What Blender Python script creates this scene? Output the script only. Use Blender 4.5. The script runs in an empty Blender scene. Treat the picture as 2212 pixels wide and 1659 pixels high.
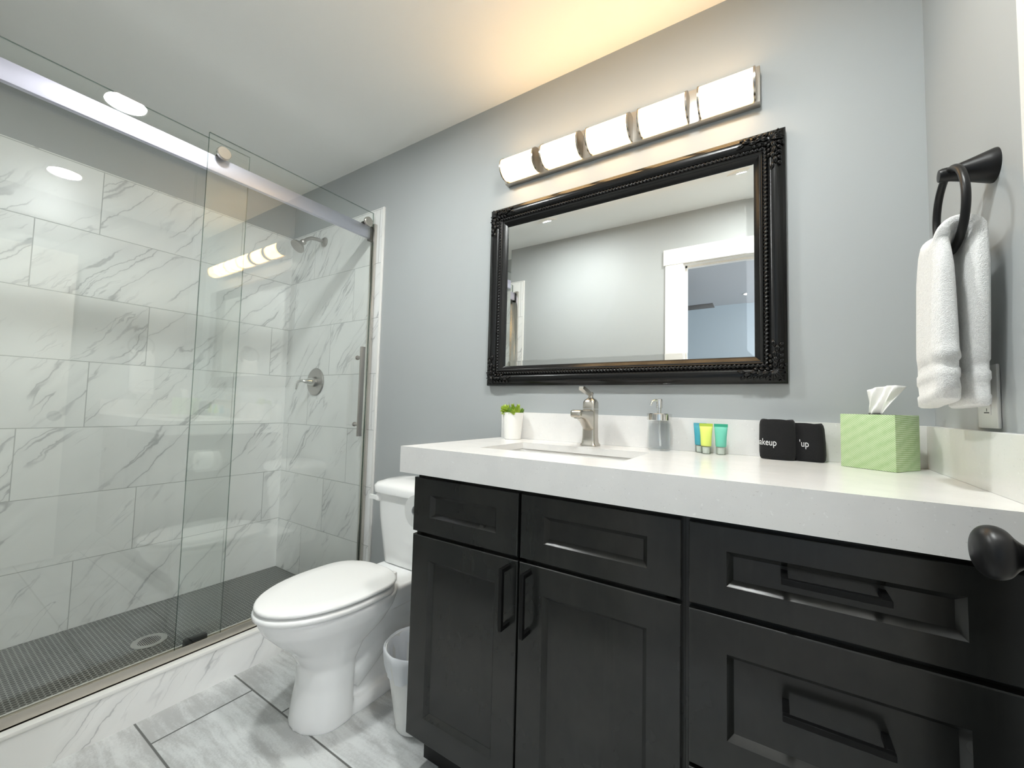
import bpy, bmesh, math, random
from mathutils import Vector, Matrix
random.seed(7)
S = bpy.context.scene
COL = S.collection
PI = math.pi

# ------------------------------------------------------------------ camera
F_PX, YAW, PITCH, ROLL = 881.8, -0.572421, 0.054288, 0.025317
fw = Vector((math.sin(YAW)*math.cos(PITCH), math.cos(YAW)*math.cos(PITCH), math.sin(PITCH)))
r0 = Vector((math.cos(YAW), -math.sin(YAW), 0)); u0 = r0.cross(fw)
rt = math.cos(ROLL)*r0 + math.sin(ROLL)*u0; up = -math.sin(ROLL)*r0 + math.cos(ROLL)*u0
cam_d = bpy.data.cameras.new('camera'); cam = bpy.data.objects.new('camera', cam_d); COL.objects.link(cam)
cam_d.sensor_fit = 'HORIZONTAL'; cam_d.sensor_width = 36.0; cam_d.lens = F_PX/2212*36.0
cam_d.clip_start = 0.01
cam.matrix_world = Matrix(((rt.x, up.x, -fw.x, 0), (rt.y, up.y, -fw.y, -1.433), (rt.z, up.z, -fw.z, 1.087), (0, 0, 0, 1)))
S.camera = cam

# ------------------------------------------------------------------ world, lights, exposure
W = bpy.data.worlds.new('world'); S.world = W; W.use_nodes = True
W.node_tree.nodes['Background'].inputs[0].default_value = (0.75, 0.87, 1.0, 1)
W.node_tree.nodes['Background'].inputs[1].default_value = 0.6
VANITY_COL, VANITY_E = (1.0, 0.62, 0.26), 13.5
CAN_COL, CAN_E = (0.965, 1.0, 0.985), 335.0
EXPOSURE = 0.12
wl = bpy.data.lights.new('bedroom_window_daylight', 'AREA'); wl.shape = 'RECTANGLE'; wl.size = 1.5; wl.size_y = 1.3
wl.energy = 120; wl.color = (0.94, 0.95, 1.0)
wlo = bpy.data.objects.new('bedroom_window_daylight', wl); COL.objects.link(wlo)
wlo.location = (2.62, -3.0, 1.45); wlo.rotation_euler = (0, PI/2, 0)
S.view_settings.view_transform = 'Standard'; S.view_settings.look = 'None'
S.view_settings.exposure = EXPOSURE; S.view_settings.gamma = 1.0; S.view_settings.use_curve_mapping = False
cy = S.cycles
cy.max_bounces = 12; cy.diffuse_bounces = 6; cy.glossy_bounces = 7; cy.transmission_bounces = 8; cy.transparent_max_bounces = 24
cy.caustics_reflective = False; cy.caustics_refractive = False; cy.sample_clamp_indirect = 5.0
cy.use_denoising = True

# ------------------------------------------------------------------ node helpers
class NT:
    def __init__(s, name):
        s.m = bpy.data.materials.new(name); s.m.use_nodes = True
        s.t = s.m.node_tree; s.t.nodes.clear()
        s.out = s.t.nodes.new('ShaderNodeOutputMaterial')
    def put(s, sock, v):
        if isinstance(v, bpy.types.NodeSocket): s.t.links.new(v, sock)
        elif isinstance(v, (tuple, list)) and len(v) == 3 and sock.type == 'RGBA': sock.default_value = (*v, 1)
        else: sock.default_value = v
    def node(s, typ, ins=None, **props):
        n = s.t.nodes.new(typ)
        for k, v in props.items(): setattr(n, k, v)
        for k, v in (ins or {}).items(): s.put(n.inputs[k], v)
        return n
    def M(s, op, a, b=0.0, c=0.0):
        n = s.node('ShaderNodeMath', operation=op)
        s.put(n.inputs[0], a); s.put(n.inputs[1], b); s.put(n.inputs[2], c)
        return n.outputs[0]
    def add(s, a, b): return s.M('ADD', a, b)
    def sub(s, a, b): return s.M('SUBTRACT', a, b)
    def mul(s, a, b): return s.M('MULTIPLY', a, b)
    def div(s, a, b): return s.M('DIVIDE', a, b)
    def floor(s, a): return s.M('FLOOR', a)
    def ab(s, a): return s.M('ABSOLUTE', a)
    def mx(s, a, b): return s.M('MAXIMUM', a, b)
    def mn(s, a, b): return s.M('MINIMUM', a, b)
    def pos(s):
        g = s.node('ShaderNodeNewGeometry'); x = s.node('ShaderNodeSeparateXYZ', {0: g.outputs['Position']})
        return x.outputs[0], x.outputs[1], x.outputs[2]
    def vec(s, x, y, z): return s.node('ShaderNodeCombineXYZ', {0: x, 1: y, 2: z}).outputs[0]
    def noise(s, v, scale, detail=3.0, rough=0.5, dist=0.0):
        return s.node('ShaderNodeTexNoise', {'Vector': v, 'Scale': scale, 'Detail': detail, 'Roughness': rough, 'Distortion': dist}).outputs[0]
    def ss(s, a, lo, hi, o0=0.0, o1=1.0):
        n = s.node('ShaderNodeMapRange', interpolation_type='SMOOTHSTEP')
        for i, v in enumerate((a, lo, hi, o0, o1)): s.put(n.inputs[i], v)
        return n.outputs[0]
    def mix(s, f, a, b):
        n = s.node('ShaderNodeMix', data_type='RGBA')
        s.put(n.inputs[0], f); s.put(n.inputs[6], a); s.put(n.inputs[7], b)
        return n.outputs[2]
    def bump(s, h, strength=0.2, dist=0.002):
        return s.node('ShaderNodeBump', {'Height': h, 'Strength': strength, 'Distance': dist}).outputs[0]
    def bsdf(s, **ins):
        p = s.node('ShaderNodeBsdfPrincipled')
        for k, v in ins.items(): s.put(p.inputs[k.replace('_', ' ')], v)
        s.t.links.new(p.outputs[0], s.out.inputs[0])
        return s.m

def plain(name, col, rough=0.5, metal=0.0, **kw):
    return NT(name).bsdf(Base_Color=col, Roughness=rough, Metallic=metal, **kw)

def paint(name, col, rough=0.55):
    n = NT(name); x, y, z = n.pos(); v = n.vec(x, y, z)
    h = n.noise(v, 160, 2); big = n.noise(v, 1.3, 2)
    c = n.mix(n.mul(big, 0.25), col, tuple(k*0.93 for k in col))
    return n.bsdf(Base_Color=c, Roughness=rough, Normal=n.bump(h, 0.10, 0.001))

def tile_grid(n, u, v, u0, v0, tw, th, step, grout):
    row = n.floor(n.div(n.sub(v, v0), th))
    uu = n.sub(n.sub(u, u0), n.mul(row, step))
    col = n.floor(n.div(uu, tw))
    fu = n.sub(uu, n.mul(col, tw)); fv = n.sub(n.sub(v, v0), n.mul(row, th))
    d = n.mn(n.mn(fu, n.sub(tw, fu)), n.mn(fv, n.sub(th, fv)))
    g = n.ss(d, grout*0.5*0.6, grout*0.5*1.3, 1.0, 0.0)
    rnd = n.node('ShaderNodeTexWhiteNoise', {'Vector': n.vec(row, col, 3.7)}, noise_dimensions='3D').outputs[0]
    return g, rnd

def marble(name, ua, va, u0, v0, th=0.30, base=(0.90, 0.905, 0.89), tw=0.6, ang=50):
    n = NT(name); P = n.pos(); u, v = P[ua], P[va]
    g, rnd = tile_grid(n, u, v, u0, v0, tw, th, 0.2, 0.0035)
    a = math.radians(ang); off = n.mul(rnd, 37.0)
    al = n.add(n.mul(u, math.cos(a)), n.mul(v, math.sin(a)))
    ac = n.sub(n.mul(v, math.cos(a)), n.mul(u, math.sin(a)))
    wob = n.mul(n.sub(n.noise(n.vec(n.mul(u, 3.2), n.mul(v, 3.2), off), 1.0, 5.0, 0.62), 0.5), 0.13)
    acw = n.add(ac, wob)
    n1 = n.noise(n.vec(n.mul(al, 0.75), n.mul(acw, 7.0), off), 1.0, 3.0, 0.5)
    n2 = n.noise(n.vec(n.mul(al, 1.6), n.mul(acw, 15.0), n.add(off, 9.0)), 1.0, 3.0, 0.55)
    thick = n.noise(n.vec(n.mul(al, 9.0), n.mul(ac, 9.0), n.add(off, 2.0)), 1.0, 2.0)
    v1 = n.ss(n.ab(n.sub(n1, 0.5)), 0.0, n.add(0.003, n.mul(thick, 0.020)), 1.0, 0.0)
    v2 = n.ss(n.ab(n.sub(n2, 0.5)), 0.0, n.add(0.002, n.mul(thick, 0.022)), 1.0, 0.0)
    m1 = n.ss(n.noise(n.vec(n.mul(al, 2.2), n.mul(ac, 3.5), n.add(off, 4.0)), 1.0, 3.0), 0.42, 0.60)
    m2 = n.ss(n.noise(n.vec(n.mul(al, 2.6), n.mul(ac, 4.0), n.add(off, 21.0)), 1.0, 3.0), 0.50, 0.66)
    halo = n.mul(n.ss(n.ab(n.sub(n1, 0.5)), 0.0, 0.09, 1.0, 0.0), n.mul(m1, 0.11))
    vein = n.mn(n.add(n.add(n.mul(n.mul(v1, m1), 0.50), n.mul(n.mul(v2, m2), 0.40)), halo), 1.0)
    cloud = n.noise(n.vec(n.mul(u, 3.0), n.mul(v, 3.0), off), 1.0, 3.0)
    c = n.mix(n.ss(cloud, 0.35, 0.7), base, tuple(k*0.93 for k in base))
    c = n.mix(vein, c, (0.30, 0.31, 0.32))
    c = n.mix(n.mul(g, 0.85), c, (0.42, 0.43, 0.42))
    ro = n.add(0.27, n.mul(g, 0.4))
    return n.bsdf(Base_Color=c, Roughness=ro, Normal=n.bump(n.sub(1.0, g), 0.35, 0.0015), Specular_IOR_Level=0.45)

def floor_tile(name):
    n = NT(name); x, y, z = n.pos()
    g, rnd = tile_grid(n, x, y, -1.455, -0.605, 0.6, 0.3, 0.2, 0.0065)
    off = n.mul(rnd, 53.0)
    wob = n.mul(n.sub(n.noise(n.vec(n.mul(x, 5.0), n.mul(y, 5.0), off), 1.0, 3.0), 0.5), 0.05)
    st = n.noise(n.vec(n.mul(x, 2.4), n.mul(n.add(y, wob), 26.0), off), 1.0, 5.0, 0.62)
    cl = n.noise(n.vec(n.mul(x, 5.0), n.mul(y, 8.0), n.add(off, 5.0)), 1.0, 6.0, 0.65)
    sp = n.noise(n.vec(x, y, off), 170.0, 2.0)
    f = n.add(n.add(n.mul(st, 0.5), n.mul(cl, 0.4)), n.mul(sp, 0.12))
    c = n.mix(n.ss(f, 0.42, 0.60), (0.45, 0.455, 0.45), (0.70, 0.715, 0.71))
    c = n.mix(n.mul(rnd, 0.25), c, (0.42, 0.43, 0.43))
    c = n.mix(g, c, (0.13, 0.13, 0.125))
    return n.bsdf(Base_Color=c, Roughness=n.add(0.30, n.mul(g, 0.5)), Normal=n.bump(n.sub(1.0, g), 0.4, 0.0015))

def hex_mosaic(name, pitch=0.0168):
    n = NT(name); x, y, z = n.pos()
    s3 = 1.7320508
    px = n.div(x, pitch); py = n.div(y, pitch)
    def cell(ox, oy):
        ix = n.add(n.floor(n.sub(px, ox)), n.add(ox, 0.5)); iy = n.add(n.mul(n.floor(n.div(n.sub(py, oy), s3)), s3), oy + s3/2)
        dx = n.ab(n.sub(px, ix)); dy = n.ab(n.sub(py, iy))
        return n.mx(dx, n.add(n.mul(dx, 0.5), n.mul(dy, 0.8660254))), ix, iy
    d1, x1, y1 = cell(0.0, 0.0); d2, x2, y2 = cell(0.5, s3/2)
    d = n.mn(d1, d2); first = n.M('LESS_THAN', d1, d2)
    cx = n.add(n.mul(first, x1), n.mul(n.sub(1.0, first), x2)); cyy = n.add(n.mul(first, y1), n.mul(n.sub(1.0, first), y2))
    rnd = n.node('ShaderNodeTexWhiteNoise', {'Vector': n.vec(cx, cyy, 1.3)}, noise_dimensions='3D').outputs[0]
    g = n.ss(d, 0.400, 0.440)
    c = n.mix(rnd, (0.009, 0.0105, 0.010), (0.034, 0.037, 0.0355))
    c = n.mix(g, c, (0.37, 0.38, 0.36))
    return n.bsdf(Base_Color=c, Roughness=n.add(0.28, n.mul(g, 0.5)), Normal=n.bump(n.sub(1.0, g), 0.4, 0.001))

def quartz(name):
    n = NT(name); x, y, z = n.pos(); v = n.vec(x, y, z)
    a = n.noise(v, 260, 1.0); b = n.noise(v, 120, 2.0); cc = n.noise(v, 14, 3.0)
    c = n.mix(n.ss(cc, 0.35, 0.7), (0.80, 0.79, 0.775), (0.765, 0.757, 0.745))
    c = n.mix(n.mul(n.ss(a, 0.70, 0.76), 0.35), c, (0.50, 0.49, 0.47))
    c = n.mix(n.mul(n.ss(b, 0.68, 0.74), 0.6), c, (0.90, 0.90, 0.89))
    return n.bsdf(Base_Color=c, Roughness=0.22)

def wood_black(name):
    n = NT(name); x, y, z = n.pos()
    gr = n.noise(n.vec(n.mul(x, 60.0), n.mul(y, 60.0), n.mul(z, 6.0)), 1.0, 3.0)
    bl = n.noise(n.vec(n.mul(x, 6.0), n.mul(y, 6.0), n.mul(z, 4.0)), 1.0, 4.0, 0.6)
    c = n.mix(n.ss(bl, 0.35, 0.75), (0.014, 0.015, 0.0142), (0.0235, 0.0235, 0.021))
    c = n.mix(n.mul(n.ss(gr, 0.55, 0.75), 0.3), c, (0.026, 0.026, 0.024))
    return n.bsdf(Base_Color=c, Roughness=n.add(0.14, n.mul(bl, 0.10)), Specular_IOR_Level=0.5)

def brushed(name, col, rough=0.28, ax=1):
    n = NT(name); P = list(n.pos()); k = [500.0]*3; k[ax] = 6.0
    h = n.noise(n.vec(*[n.mul(P[i], k[i]) for i in range(3)]), 1.0, 2.0)
    return n.bsdf(Base_Color=col, Metallic=1.0, Roughness=n.add(rough-0.03, n.mul(h, 0.06)))

def clear_glass(name, tint, ior=1.55, gloss=(0.98, 1.0, 0.99)):
    n = NT(name)
    bf = n.node('ShaderNodeNewGeometry').outputs['Backfacing']
    i = n.add(n.mul(n.sub(1.0, bf), ior), n.mul(bf, 1.0/ior))
    fr = n.node('ShaderNodeFresnel', {'IOR': i}).outputs[0]
    tr = n.node('ShaderNodeBsdfTransparent', {'Color': tint}).outputs[0]
    gl = n.node('ShaderNodeBsdfGlossy', {'Color': gloss, 'Roughness': 0.0}).outputs[0]
    mx = n.node('ShaderNodeMixShader', {0: fr, 1: tr, 2: gl}).outputs[0]
    n.t.links.new(mx, n.out.inputs[0])
    return n.m

def glow(name, col, e):
    n = NT(name)
    return n.bsdf(Base_Color=(0.9, 0.88, 0.84), Roughness=0.3, Emission_Color=col, Emission_Strength=e)

def fabric(name, col, scale=900, st=0.5, dist=0.002, sheen=0.3):
    n = NT(name); x, y, z = n.pos(); v = n.vec(x, y, z)
    h = n.add(n.noise(v, scale, 2.0), n.mul(n.noise(v, scale*0.3, 2.0), 0.6))
    c = n.mix(n.ss(h, 0.55, 1.05), tuple(k*0.86 for k in col), col)
    return n.bsdf(Base_Color=c, Roughness=0.95, Normal=n.bump(h, st, dist), Sheen_Weight=sheen)

def tissue_card(name):
    n = NT(name); x, y, z = n.pos()
    d = n.add(n.mul(x, 0.87), n.add(n.mul(y, -0.5), n.mul(z, 1.15)))
    w = n.M('SINE', n.mul(d, 1150.0)); q = n.M('SINE', n.mul(n.sub(n.mul(x, 0.8), z), 260.0))
    no = n.noise(n.vec(n.mul(x, 90.0), n.mul(y, 90.0), n.mul(z, 90.0)), 1.0, 2.0)
    f = n.ss(n.add(n.add(n.mul(w, 0.5), n.mul(q, 0.18)), n.mul(no, 0.7)), 0.25, 0.75)
    c = n.mix(f, (0.36, 0.52, 0.24), (0.58, 0.70, 0.46))
    return n.bsdf(Base_Color=c, Roughness=0.5)

M = dict(
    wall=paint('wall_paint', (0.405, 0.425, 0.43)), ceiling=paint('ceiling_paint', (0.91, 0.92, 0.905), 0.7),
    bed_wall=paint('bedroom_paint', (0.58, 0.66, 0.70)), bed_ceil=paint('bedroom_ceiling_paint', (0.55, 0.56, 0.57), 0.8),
    carpet=fabric('carpet', (0.35, 0.33, 0.30), 300), trim=plain('trim_white', (0.84, 0.83, 0.80), 0.35),
    marble_l=marble('marble_left', 1, 2, -0.912, 0.042), marble_b=marble('marble_back', 0, 2, -2.199-0.8, 0.042),
    marble_c=marble('marble_curb', 1, 2, -2.4, -0.15, th=0.285, tw=3.0),
    marble_base=marble('marble_base', 0, 2, -1.2, -0.199),
    floor=floor_tile('floor_tile'), hexa=hex_mosaic('hex_mosaic'), quartz=quartz('quartz'), black=wood_black('black_wood'),
    cap=plain('curb_cap', (0.84, 0.84, 0.81), 0.3), kick=plain('kick_black', (0.010, 0.010, 0.010), 0.6),
    matte=plain('matte_black', (0.006, 0.006, 0.0065), 0.36, Specular_IOR_Level=0.35), pull=plain('pull_black', (0.003, 0.003, 0.003), 0.42, Specular_IOR_Level=0.25),
    nickel=plain('nickel', (0.55, 0.515, 0.46), 0.26, 1.0), plate=plain('plate_nickel', (0.50, 0.47, 0.43), 0.38, 1.0), rail=brushed('rail_steel', (0.60, 0.59, 0.69), 0.42, 1),
    track=brushed('track_steel', (0.62, 0.58, 0.52), 0.4, 1), chan=brushed('channel_steel', (0.60, 0.57, 0.53), 0.22, 2),
    chrome=plain('chrome', (0.80, 0.79, 0.77), 0.08, 1.0), steel_dull=plain('dull_steel', (0.42, 0.40, 0.38), 0.35, 1.0),
    capmetal=plain('cap_metal', (0.46, 0.42, 0.37), 0.25, 1.0),
    glass=clear_glass('shower_glass', (0.982, 0.993, 0.987), 1.70), edge=clear_glass('glass_edge', (0.20, 0.28, 0.25), 1.5),
    bottle=clear_glass('bottle_glass', (0.965, 0.972, 0.977), 1.40), soap=clear_glass('soap', (0.95, 0.96, 0.97), 1.12),
    mirror=plain('mirror_silver', (0.93, 0.94, 0.925), 0.0, 1.0),
    frame=plain('frame_black', (0.005, 0.005, 0.005), 0.24, Specular_IOR_Level=0.32),
    ceramic=plain('ceramic', (0.90, 0.905, 0.90), 0.08), seat=plain('seat_plastic', (0.90, 0.905, 0.895), 0.16),
    basin=plain('basin', (0.74, 0.735, 0.72), 0.12), plastic=plain('white_plastic', (0.80, 0.80, 0.78), 0.35),
    liner=plain('bin_liner', (0.82, 0.84, 0.87), 0.3, Transmission_Weight=0.15), paper=plain('paper', (0.88, 0.88, 0.86), 0.9),
    cardboard=plain('cardboard', (0.40, 0.30, 0.20), 0.9),
    shade=glow('lit_shade', VANITY_COL, VANITY_E), lens=glow('lit_lens', CAN_COL, CAN_E),
    bedlens=glow('bedroom_lens', (1, 0.95, 0.88), 12.0), dark=plain('dark_slot', (0.02, 0.02, 0.02), 0.6),
    towel=fabric('terry_white', (0.90, 0.90, 0.89), 620, 0.6, 0.003), blackcloth=fabric('terry_black', (0.006, 0.006, 0.007), 900, 0.5, 0.002, 0.05),
    thread=plain('white_thread', (0.85, 0.85, 0.85), 0.7), card=tissue_card('tissue_card'),
    tissue=plain('tissue_paper', (0.90, 0.89, 0.88), 0.9, Transmission_Weight=0.0),
    pot=plain('pot_white', (0.84, 0.83, 0.80), 0.35), soil=plain('soil', (0.02, 0.02, 0.015), 0.9),
    leaf=plain('leaf_lime', (0.38, 0.52, 0.06), 0.4), leaf2=plain('leaf_green', (0.22, 0.38, 0.05), 0.4), leaf3=plain('leaf_dark', (0.03, 0.07, 0.03), 0.4),
    teal=plain('tube_teal', (0.16, 0.58, 0.44), 0.3), teal_d=plain('tube_teal_crimp', (0.03, 0.36, 0.22), 0.35),
    blue=plain('tube_blue', (0.06, 0.36, 0.46), 0.3), blue_d=plain('tube_blue_crimp', (0.10, 0.40, 0.52), 0.35),
    lime=plain('tube_lime', (0.72, 0.82, 0.18), 0.3), lime_d=plain('tube_lime_crimp', (0.42, 0.55, 0.06), 0.35),
    capclear=clear_glass('tube_cap', (0.86, 0.88, 0.86), 1.45), capin=plain('tube_neck', (0.74, 0.78, 0.74), 0.3),
    fan=plain('fan_blade', (0.16, 0.15, 0.14), 0.5),
)

# ------------------------------------------------------------------ geometry helpers
class G:
    def __init__(s): s.b = bmesh.new()
    def box(s, lo, hi, bev=0.0, seg=2):
        lo, hi = [min(a, b) for a, b in zip(lo, hi)], [max(a, b) for a, b in zip(lo, hi)]
        r = bmesh.ops.create_cube(s.b, size=1.0)
        for v in r['verts']: v.co = Vector([lo[i] + (v.co[i]+0.5)*(hi[i]-lo[i]) for i in range(3)])
        if bev > 0:
            es = list({e for v in r['verts'] for e in v.link_edges})
            bmesh.ops.bevel(s.b, geom=es, offset=bev, segments=seg, profile=0.5, affect='EDGES', clamp_overlap=True)
        return s
    def loft(s, loops, cap0=True, cap1=True, closed=False):
        L = [[s.b.verts.new(p) for p in lp] for lp in loops]
        n = len(L[0]); m = len(L)
        for i in range(m if closed else m-1):
            A, B = L[i], L[(i+1) % m]
            for j in range(n): s.b.faces.new((A[j], A[(j+1) % n], B[(j+1) % n], B[j]))
        if not closed:
            if cap0: s.b.faces.new(list(reversed(L[0])))
            if cap1: s.b.faces.new(L[-1])
        return s
    def tube(s, pts, r, n=12, cap=True):
        pts = [Vector(p) for p in pts]; loops = []; prev = None
        for i, p in enumerate(pts):
            t = (pts[min(i+1, len(pts)-1)] - pts[max(i-1, 0)]).normalized()
            if prev is None: a = t.orthogonal().normalized()
            else: a = (prev - t*prev.dot(t)).normalized()
            prev = a; b = t.cross(a); rr = r[i] if isinstance(r, (list, tuple)) else r
            loops.append([p + (a*math.cos(2*PI*k/n) + b*math.sin(2*PI*k/n))*rr for k in range(n)])
        return s.loft(loops, cap, cap)
    def lathe(s, c, prof, axis=(0, 0, 1), n=32, cap=True):
        ax = Vector(axis).normalized(); a = ax.orthogonal().normalized(); b = ax.cross(a); c = Vector(c)
        loops = [[c + ax*h + (a*math.cos(2*PI*k/n) + b*math.sin(2*PI*k/n))*max(r, 1e-5) for k in range(n)] for r, h in prof]
        return s.loft(loops, cap, cap)
    def ring(s, c, R, r, axis=(0, 0, 1), n=48, m=12):
        ax = Vector(axis).normalized(); a = ax.orthogonal().normalized(); b = ax.cross(a); c = Vector(c); loops = []
        for k in range(n):
            d = a*math.cos(2*PI*k/n) + b*math.sin(2*PI*k/n)
            loops.append([c + d*(R + r*math.cos(2*PI*j/m)) + ax*r*math.sin(2*PI*j/m) for j in range(m)])
        return s.loft(loops, closed=True)
    def ell(s, c, rad, rot=None, u=14, v=8):
        r = bmesh.ops.create_uvsphere(s.b, u_segments=u, v_segments=v, radius=1.0)
        mt = Matrix.Translation(Vector(c)) @ (rot.to_4x4() if rot is not None else Matrix.Identity(4)) @ Matrix.Diagonal((*rad, 1))
        bmesh.ops.transform(s.b, matrix=mt, verts=r['verts'])
        return s
    def quad(s, *ps):
        s.b.faces.new([s.b.verts.new(p) for p in ps]); return s

PLOC = {}
def finish(name, g, mat, parent=None, smooth=35, origin=None, fix=True):
    bm = g.b if isinstance(g, G) else g
    if fix: bmesh.ops.recalc_face_normals(bm, faces=bm.faces)
    me = bpy.data.meshes.new(name); bm.to_mesh(me); bm.free()
    for mm in (mat if isinstance(mat, (list, tuple)) else [mat]): me.materials.append(mm)
    if smooth:
        me.polygons.foreach_set('use_smooth', [True]*len(me.polygons)); me.set_sharp_from_angle(angle=math.radians(smooth))
    o = bpy.data.objects.new(name, me); COL.objects.link(o)
    if parent is not None:
        o.parent = parent
        if parent.name in PLOC: o.matrix_parent_inverse = Matrix.Translation(-PLOC[parent.name])
    elif origin is not None:
        me.transform(Matrix.Translation(-Vector(origin))); o.location = origin
    return o
def tag(o, label, cat, group=None, kind=None):
    o['label'] = label; o['category'] = cat
    if group: o['group'] = group
    if kind: o['kind'] = kind
    return o
def thing(name, label, cat, loc, group=None):
    o = bpy.data.objects.new(name, None); COL.objects.link(o); o.location = loc; o.empty_display_size = 0.05
    PLOC[o.name] = Vector(loc); return tag(o, label, cat, group)
def struct(name, g, mat, label, cat, smooth=30):
    o = finish(name, g, mat, None, smooth); return tag(o, label, cat, None, 'structure')
def rrect(cx, cy, hx, hy, r, z, n=5):
    out = []
    for qx, qy, a0 in ((1, 1, 0), (-1, 1, PI/2), (-1, -1, PI), (1, -1, 1.5*PI)):
        for k in range(n+1):
            a = a0 + PI/2*k/n; out.append((cx + qx*(hx-r) + r*math.cos(a), cy + qy*(hy-r) + r*math.sin(a), z))
    return out
def mod(o, typ, **kw):
    m = o.modifiers.new(typ.lower(), typ)
    for k, v in kw.items(): setattr(m, k, v)
    return m

# ------------------------------------------------------------------ room shell
XR, YF, ZC, XL = 0.337, -1.49, 2.438, -2.660      # right wall, front wall, ceiling, shower tile face
struct('floor', G().box((-1.95, YF-0.12, -0.06), (XR+0.1, 0.1, 0.0)), M['floor'], 'grey streaked stone-look tile floor with dark grout', 'floor')
struct('floor_shower', G().box((XL-0.1, YF-0.1, -0.06), (-1.915, 0.1, 0.042)), M['hexa'], 'black hexagon mosaic shower floor with pale grout', 'shower floor')
struct('ceiling', G().box((XL-0.1, YF-0.13, ZC), (XR+0.12, 0.12, ZC+0.08)), M['ceiling'], 'plain painted bathroom ceiling', 'ceiling')
struct('wall_back', G().box((XL-0.1, 0.0, -0.06), (XR+0.12, 0.12, ZC)), M['wall'], 'pale grey wall behind the mirror and vanity', 'wall')
struct('wall_left', G().box((XL-0.12, YF-0.1, -0.06), (XL-0.008, 0.1, ZC)), M['wall'], 'grey painted wall above the shower tile', 'wall')
struct('wall_right', G().box((XR, YF-0.12, -0.06), (XR+0.12, 0.1, ZC)), M['wall'], 'pale grey wall behind the towel ring', 'wall')
OX0, OX1, OZ = -0.508, 0.292, 2.075
g = G().box((XL-0.1, YF-0.115, -0.06), (OX0-0.015, YF, ZC)).box((OX1+0.015, YF-0.115, -0.06), (XR+0.1, YF, ZC)).box((OX0-0.016, YF-0.115, OZ+0.015), (OX1+0.016, YF, ZC))
struct('wall_front', g, M['wall'], 'grey wall with the doorway, seen in the mirror', 'wall')
TT = 2.148
struct('wall_shower_left', G().box((XL-0.008, YF+0.008, 0.04), (XL, -0.008, TT)), M['marble_l'], 'white marble tile on the long shower wall', 'tiled wall')
struct('wall_shower_back', G().box((XL, -0.008, 0.0), (-1.777, 0.0, TT)), M['marble_b'], 'white marble tile on the shower wall with the shower head', 'tiled wall')
struct('wall_shower_front', G().box((XL, YF, 0.0), (-1.777, YF+0.008, TT)), M['marble_b'], 'white marble tile on the near shower end wall', 'tiled wall')
struct('trim_1', G().box((-1.777, -0.0105, 0.0), (-1.766, 0.0, TT), 0.001), M['trim'], 'white edge strip of the shower tile beside the toilet', 'tile trim')
struct('trim_2', G().box((-1.777, YF, 0.0), (-1.766, YF+0.0105, TT), 0.001), M['trim'], 'white edge strip of the tile on the near shower end', 'tile trim')
struct('baseboard_back', G().box((-1.765, -0.012, 0.0), (-0.925, 0.0, 0.101), 0.001), M['marble_base'], 'marble tile baseboard behind the toilet', 'baseboard')
# door casing round the doorway
cw = 0.118; yc = YF + 0.018
g = G().box((OX0-cw, YF, 0.0), (OX0-0.004, yc, OZ+0.004), 0.001).box((OX0-cw-0.012, YF, OZ+0.004), (XR, yc+0.004, OZ+0.112), 0.001)
struct('trim_3', g, M['trim'], 'white door casing round the doorway, seen in the mirror', 'door casing')
g = G().box((OX0-0.015, YF-0.115, 0.0), (OX0, YF, OZ)).box((OX1, YF-0.115, 0.0), (OX1+0.015, YF, OZ)).box((OX0-0.015, YF-0.115, OZ), (OX1+0.015, YF, OZ+0.015))
g.box((OX0, YF-0.075, 0.0), (OX0+0.012, YF-0.045, OZ)).box((OX0, YF-0.075, OZ-0.012), (OX1, YF-0.045, OZ))
struct('trim_4', g, M['trim'], 'white jamb lining of the doorway', 'door jamb')
# the bedroom beyond the doorway, seen in the mirror
BY0, BY1, BX0, BX1 = YF-0.115, -4.34, -2.6, 2.5
struct('floor_bedroom', G().box((BX0, BY1, -0.06), (BX1, BY0, 0.0)), M['carpet'], 'carpet of the room beyond the doorway', 'floor')
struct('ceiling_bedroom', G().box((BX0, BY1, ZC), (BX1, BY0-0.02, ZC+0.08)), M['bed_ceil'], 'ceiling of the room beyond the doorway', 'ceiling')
struct('wall_bedroom_far', G().box((BX0-0.1, BY1-0.1, -0.06), (BX1+0.1, BY1, ZC)), M['bed_wall'], 'blue grey far wall of the room beyond the doorway', 'wall')
struct('wall_bedroom_left', G().box((BX0-0.1, BY1, -0.06), (BX0, BY0, ZC)), M['bed_wall'], 'blue grey side wall of the room beyond', 'wall')
g = G().box((BX1, BY1, -0.06), (BX1+0.1, -3.75, ZC)).box((BX1, -2.25, -0.06), (BX1+0.1, BY0, ZC)).box((BX1, -3.75, -0.06), (BX1+0.1, -2.25, 0.8)).box((BX1, -3.75, 2.1), (BX1+0.1, -2.25, ZC))
struct('wall_bedroom_right', g, M['bed_wall'], 'bedroom wall with the window opening', 'wall')
g = G()
for a, b in (((-3.75, .80), (-2.25, .86)), ((-3.75, 2.04), (-2.25, 2.1)), ((-3.75, .86), (-3.69, 2.04)), ((-2.31, .86), (-2.25, 2.04)), ((-3.02, .86), (-2.98, 2.04))):
    g.box((BX1-0.01, a[0], a[1]), (BX1+0.06, b[0], b[1]))
struct('window_1', g, M['trim'], 'white bedroom window frame that lets in daylight', 'window')
g = G().box((BX0, BY0-0.03, -0.06), (OX0-0.02, BY0, ZC)).box((OX1+0.02, BY0-0.03, -0.06), (BX1, BY0, ZC)).box((OX0-0.02, BY0-0.03, OZ+0.02), (OX1+0.02, BY0, ZC))
struct('wall_bedroom_near', g, M['bed_wall'], 'bedroom side of the doorway wall', 'wall')

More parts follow.
